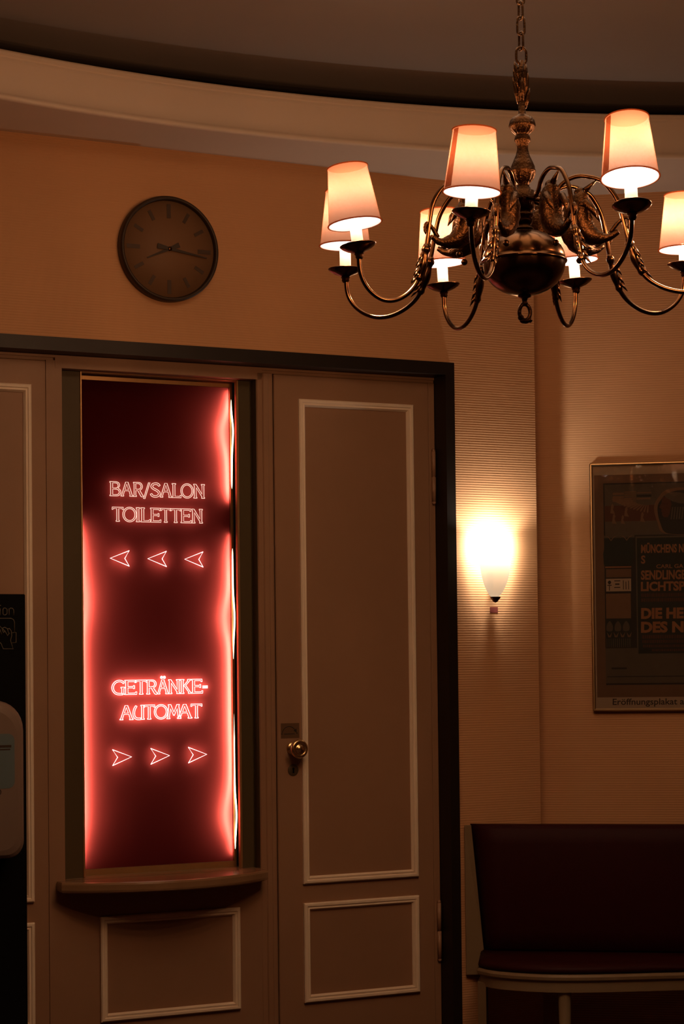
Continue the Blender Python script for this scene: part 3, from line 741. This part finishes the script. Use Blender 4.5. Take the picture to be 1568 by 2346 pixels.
for i in range(len(levels)-1):
    for j in range(n):
        k = (j+1) % n; fs.append((i*n+j, i*n+k, (i+1)*n+k, (i+1)*n+j))
fs.append(tuple(range((len(levels)-1)*n, len(levels)*n)))
mb.add(vs, fs, False)
dsp = mb.build('dispenser', M['disp'], st)
mb = MB(F1, True); mb.prism(rr(-1.93, 1.135, -1.787, 1.295, .02, 5), 'y', SW+.111, SW+.1128)
mb.cur = 1; mb.box((-1.835, SW+.1125, 1.255), (-1.797, SW+.1134, 1.262)); mb.box((-1.835, SW+.1125, 1.247), (-1.800, SW+.1134, 1.251))
mb.cur = 1; mb.tube([(-1.838 + .009*C0(2*pi*i/16), SW+.1128, 1.125+.009*S0(2*pi*i/16)) for i in range(16)], .0012, 6, closed=True)
mb.build('dispenser_label', [M['displabel'], M['clockdark']], dsp)
mb = MB(F1, True)                                                     # printed letters and hand pictogram
y = SW+.0007
def ln(pts, r=.0016, closed=False): mb.tube([(u, y, z) for u, z in pts], r, 6, closed=closed, up=(0,1,0))
U = lambda px: -1.7955 + px*.00143/1.0
Z = lambda py: 1.6835 - (py-1382)*.00147
def PX(l): return [(U(a), Z(b)) for a, b in l]
ln(PX([(2,1394),(2,1408)])); ln(PX([(0,1388.5),(4,1388)]))
ln(PX([(8,1396),(10,1393.5),(14,1393.5),(17,1396),(17,1405),(14,1407.5),(10,1407.5),(8,1405)]), closed=True)
ln(PX([(21.5,1408),(21.5,1394)])); ln(PX([(21.5,1396),(25,1393.5),(29,1394),(31.5,1397),(31.5,1408)]))
ln(PX([(-60,1414.5),(26,1414.5),(31,1417),(33,1422),(33,1443)]))
ln(PX([(27,1444),(36.5,1443),(36.5,1463.5),(27,1464.5)]))
ln(PX([(-14,1434),(-4,1430),(2,1431),(6,1435),(12,1432.5),(18,1436),(22,1435),(26,1440),(27,1450),(24,1459),(30,1476.5),(8,1476.5),(4,1466),(-2,1461),(-12,1458)]))
ln(PX([(6,1435),(12,1440),(18,1450),(22,1444)])); ln(PX([(0,1434),(5,1447)])); ln(PX([(6,1436),(9,1444),(12,1441)])); ln(PX([(18,1436),(20,1445)]))
mb.build('printed_pictogram', M['print_grey'], st)

# ------------------------------------------------------------------ chandelier
AX = Vector((.4165, 4.6, 0))
ch = thing('chandelier', 'eight-armed dark brass chandelier with peach cloth shades hanging on a chain', 'chandelier', Matrix.Translation((AX.x, AX.y, 2.25)))
def CB(): return MB(Matrix.Translation(AX))
# central baluster
prof = [(.0085,2.765),(.0085,2.722),(.012,2.717),(.022,2.713),(.0275,2.706),(.030,2.697),(.0305,2.694),(.029,2.690),(.0255,2.683),(.019,2.677),(.0135,2.674),(.0165,2.670),(.0185,2.663),(.0180,2.659),(.0145,2.653),(.0125,2.648),(.0125,2.640),(.0155,2.628),(.022,2.613),(.0268,2.602),(.0272,2.596),(.0290,2.593),(.0290,2.590),(.0278,2.583),(.0240,2.573),(.0180,2.566),(.0140,2.562),(.0140,2.556),(.0165,2.554),(.0165,2.550),(.0245,2.547),(.0245,2.508),(.0170,2.503),(.0165,2.499),(.0225,2.495),(.0230,2.490),(.0185,2.485),(.0210,2.480),(.0205,2.476),(.0165,2.471),(.0165,2.467),(.0220,2.463),(.0225,2.459),(.018,2.455)]
def fl(a, z, i):
    if 2.674 < z < 2.690 or 2.564 < z < 2.585: return 1 - .10*abs(math.sin(7*a))
    if 2.651 < z < 2.661: return 1 - .07*abs(math.sin(10*a))
    return 1
mb = CB(); mb.lathe(prof, n=112, flute=fl); mb.build('baluster', M['brassdark'], ch)
mb = CB(); pr = []
for i in range(15):
    a = pi/2*(1-i/14); pr.append((max(.004, .0930*C0(a)), 2.391+.068*S0(a)))
mb.lathe(pr + [(.0960, 2.3905), (.0968, 2.388), (.0960, 2.3855), (.092, 2.3845)], n=72)
pr = [(max(.003, .0925*C0(pi/2*i/14)), 2.3845-.074*S0(pi/2*i/14)) for i in range(15)]
mb.lathe(pr, n=72); mb.build('globe', M['brass'], ch)
mb = CB(); mb.lathe([(.012, 2.316), (.015, 2.311), (.014, 2.308), (.007, 2.305), (.0055, 2.298), (.008, 2.294), (.006, 2.290)], n=24)
mb.tube([(.0125*C0(2*pi*i/24), .003*C0(2*pi*i/24), 2.274+.018*S0(2*pi*i/24)) for i in range(24)], .0045, 8, closed=True)
mb.ball((0, 0, 2.254), .010, (1.15, .9, .62)); mb.ball((-.009, 0, 2.262), .007); mb.ball((.011, 0, 2.256), .006)
mb.build('bottom_ring', M['brassdark'], ch)
# leafy hook, ring and chain
mb = CB()
mb.tube([(0,0,2.76),(0,0,2.79),(-.003,0,2.82),(.002,0,2.842)], [.0095,.0085,.007,.005], 10)
for (a, z0, L, sp) in ((pi, 2.745, .060, .013), (pi, 2.775, .050, .012), (pi, 2.80, .040, .010), (0, 2.735, .045, .012), (0, 2.765, .05, .009), (pi/2, 2.75, .05, .010), (-pi/2, 2.75, .05, .010), (-pi/2+.6, 2.78, .05, .008), (.5, 2.80, .035, .008)):
    d = Vector((C0(a), S0(a), 0))
    mb.tube([d*.005+Vector((0,0,z0)), d*(.006+sp*.5)+Vector((0,0,z0+L*.45)), d*(.004+sp)+Vector((0,0,z0+L*.8)), d*(.003+sp*1.25)+Vector((0,0,z0+L))], [.0055,.0060,.0040,.0008], 7)
mb.build('leaf_hook', M['brassdark'], ch)
def link(zc, hl, hw, r, rot):
    mb = CB(); pts = []
    for i in range(28):
        a = 2*pi*i/28; x = hw*C0(a); z = (hl-hw)*(1 if S0(a) > 0 else -1) + hw*S0(a) if abs(S0(a)) > 1e-6 else 0
        pts.append((x*C0(rot), x*S0(rot), zc+z))
    mb.tube(pts, r, 8, closed=True); return mb
link(2.853, .019, .0125, .0030, .35).build('chain_ring', M['brassdark'], ch)
z = 2.886; k = 0
while z < HC-.03:
    link(z, .0205, .0085, .0027, .25 if k % 2 else pi/2+.45).build('chain_link', M['brassdark'], ch); z += .0345; k += 1
mb = CB(); mb.lathe([(.004, HC-.045), (.02, HC-.04), (.045, HC-.02), (.055, HC-.002), (.0005, HC-.002)], n=32); mb.build('ceiling_rose', M['brassdark'], ch)

# arms: (plate position relative to the axis), shade tilt about the view axis, tilt in depth, shade lift, sleeve length
LAMPS = [((-.143,-.392), 3.0, 0, .043), ((.181,-.436), -1.0, 9, .0625), ((.455,-.150), 0, 0, .050), ((.394,.202), 0, 0, .0375),
         ((.161,.402), -4.0, 0, .053), ((-.159,.438), -3.0, 0, .058), ((-.400,.221), 0, 0, .059), ((-.372,-.058), -7.0, 2, .052)]
LP = (.8, 1, 1, 1.35, 1.35, 1.35, .75, .75)
RA = [(.020,2.528),(.055,2.522),(.074,2.535),(.085,2.552),(.102,2.564),(.125,2.570),(.147,2.567),(.172,2.559),(.189,2.545),(.21,2.514),(.222,2.476),(.238,2.409),(.261,2.349),(.294,2.316),(.343,2.297),(.393,2.298),(.438,2.320),(.465,2.355),(.472,2.405)]
for li, ((dx, dy), tilt, tilt2, lift) in enumerate(LAMPS):
    rp = math.hypot(dx, dy); d = Vector((dx, dy, 0))/rp; side = Vector((-d.y, d.x, 0))
    k2 = (rp-.20)/(.472-.20)
    def rz(r, z, s_=0): 
        q = r if r < .2 else .2 + (r-.2)*k2
        return d*q + Vector((0,0,z)) + side*s_
    path = smooth([rz(r, z) for r, z in RA], 5)
    mb = CB(); mb.tube(path, .0051, 10)
    # fluted straight run on the falling side of the loop
    arm = mb.build('arm', M['brass'], ch)
    # acanthus collar where the loop meets the bowl of the arm
    i0 = next(i for i, q in enumerate(path) if q.z < 2.425 and i > 45); i1 = next(i for i, q in enumerate(path) if q.z < 2.345 and i > 45)
    seg = path[i0:i1+1]; m_ = len(seg); seg = smooth(seg, 3)
    mb = CB(); L_ = len(seg)
    rad = []
    for i in range(L_):
        t = i/(L_-1); rad.append(.0062 + .0045*math.exp(-((t-.12)/.07)**2) + .0040*math.exp(-((t-.5)/.22)**2) + .0025*math.exp(-((t-.9)/.06)**2))
    mb.tube(seg, rad, 18, prof=lambda a, i: 1-.14*abs(math.sin(3.5*a)))
    for kx in range(7):
        q = seg[int(L_*(.25+.1*kx))-1]; t_ = (seg[min(int(L_*(.25+.1*kx))+1, L_-1)]-q).normalized(); s_ = (-1)**kx
        base = q + d*.006 + side*.005*s_
        mb.tube([base, base + t_*.012 + d*.004 + side*.003*s_, base + t_*.022 + d*.008 + side*.005*s_], [.0035, .003, .0006], 6)
    mb.build('leaf_collar', M['brass'], arm)
    # curled sea-creature ornament inside the loop
    mb = CB()
    bd = smooth([rz(.140,2.534), rz(.130,2.515), rz(.128,2.480), rz(.136,2.452), rz(.158,2.432), rz(.190,2.428), rz(.214,2.440)], 5)
    nb_ = len(bd); rb = [(.010 + .0185*math.sin(pi*min(1, i/(nb_*.78)))**.8)*(1 if i < nb_*.75 else 1.0 - .4*(i/nb_-.75)/.25) for i in range(nb_)]
    mb.tube(bd, rb, 14, prof=lambda a, i: 1-.10*abs(math.sin(4*a + .8*i)))
    mb.tube([rz(.140,2.536), rz(.152,2.546), rz(.170,2.560)], [.0075, .005, .0007], 8)
    mb.ball(rz(.128,2.532), .0125, n=12, m=8)
    mb.ball(rz(.148,2.402), .0075, n=12, m=8)
    for s_ in (-1, 1):
        mb.tube([rz(.130,2.50,.014*s_), rz(.146,2.505,.019*s_), rz(.160,2.488,.020*s_), rz(.170,2.468,.016*s_)], [.009,.010,.007,.001], 8)
    mb.tube(smooth([rz(.196,2.438), rz(.214,2.460), rz(.232,2.470), rz(.240,2.456), rz(.232,2.444)], 4), [.005]*4+[.0042]*8+[.0035]*4+[.001], 7)
    mb.build('dolphin_ornament', M['brassdark'], arm)
    # lamp: everything above the arm end, tilted about the plate
    base = d*rp + Vector((0,0,2.412))
    Rm = Matrix.Rotation(math.radians(tilt), 4, 'Y') @ Matrix.Rotation(math.radians(-tilt2), 4, 'X')
    FM = Matrix.Translation(AX + base) @ Rm
    mb = MB(FM); mb.lathe([(.0005,-.016),(.007,-.016),(.010,-.012),(.014,-.0105),(.026,-.006),(.036,.000),(.0405,.0045),(.0405,.0062),(.038,.0060),(.030,.0025),(.012,.0005),(.0005,.0005)], n=40)
    mb.lathe([(.0065,-.026),(.009,-.022),(.0085,-.018),(.011,-.014)], n=20)
    mb.build('drip_pan', M['brass'], arm)
    hs = max(lift, .045)+.004
    mb = MB(FM); mb.lathe([(.0135,.0005),(.0138,.004),(.0132,.008),(.0130,hs),(.0115,hs+.002),(.0005,hs+.002)], n=24); mb.build('candle_sleeve', M['candle'], arm)
    mb = MB(FM @ Matrix.Translation((0,0,lift)))
    RB, RT, HS = .0590, .0440, .131
    mb.lathe([(RB, 0), (RB + (RT-RB)*.25, HS*.25), (RB + (RT-RB)*.5, HS*.5), (RB + (RT-RB)*.75, HS*.75), (RT, HS)], n=56)
    mb.cur = 3; mb.lathe([(RB-.0012, .001), (RB-.0012 + (RT-RB)*.5, HS*.5), (RT-.0012, HS-.001)], n=56)
    mb.cur = 1
    for (r_, z_) in ((RB+.0012, .0015), (RT+.0012, HS-.0015)):
        mb.tube([(r_*C0(2*pi*i/56), r_*S0(2*pi*i/56), z_) for i in range(56)], .0016, 8, closed=True)
    sa = {0: -2.62, 1: -2.70, 5: -.42, 4: -2.75}.get(li, 1.0)
    mb.cur = 2; vs = []; fs = []
    for j in range(5):
        t = j/4
        for i in range(7):
            a = sa + (i-3)*.065; r_ = RB + (RT-RB)*t + .0007; vs.append((r_*C0(a), r_*S0(a), .004+(HS-.008)*t))
    for j in range(4):
        for i in range(6): fs.append((j*7+i, j*7+i+1, j*7+7+i+1, j*7+7+i))
    mb.add(vs, fs, True)
    mb.build('lamp_shade', [M['shade'], M['trimband'], M['shade2'], M['lining']], arm)
    p = FM @ Vector((0, 0, lift + HS*.60)); point('candle_light', p, 60*LP[li], WARM, .012, ch)

# ------------------------------------------------------------------ world, camera, view
w = bpy.data.worlds.new('world'); SC.world = w; w.use_nodes = True
w.node_tree.nodes['Background'].inputs[0].default_value = (.01, .006, .004, 1); w.node_tree.nodes['Background'].inputs[1].default_value = .2
f, s_, roll, pitch = 4728.785, 197.686, .0110410, .0299392
cam = bpy.data.cameras.new('camera'); co = bpy.data.objects.new('camera', cam); COL.objects.link(co)
cam.sensor_width = 36; cam.sensor_fit = 'AUTO'; cam.lens = f/2346*36; cam.shift_y = s_/2346; cam.clip_start = .05
R1 = Matrix(((C0(roll), 0, S0(roll)), (0, 1, 0), (-S0(roll), 0, C0(roll))))
R2 = Matrix(((1, 0, 0), (0, C0(pitch), -S0(pitch)), (0, S0(pitch), C0(pitch))))
B = Matrix(((1, 0, 0), (0, 0, -1), (0, 1, 0)))
co.matrix_world = Matrix.Translation((0, 0, EYE)) @ (R2 @ R1 @ B).to_4x4()
SC.camera = co
vs_ = SC.view_settings; vs_.view_transform = 'Standard'; vs_.look = 'None'; vs_.exposure = 0; vs_.gamma = 1; vs_.use_curve_mapping = False
SC.cycles.max_bounces = 8; SC.cycles.transparent_max_bounces = 16; SC.cycles.sample_clamp_indirect = 4
SC.cycles.caustics_reflective = False; SC.cycles.caustics_refractive = False
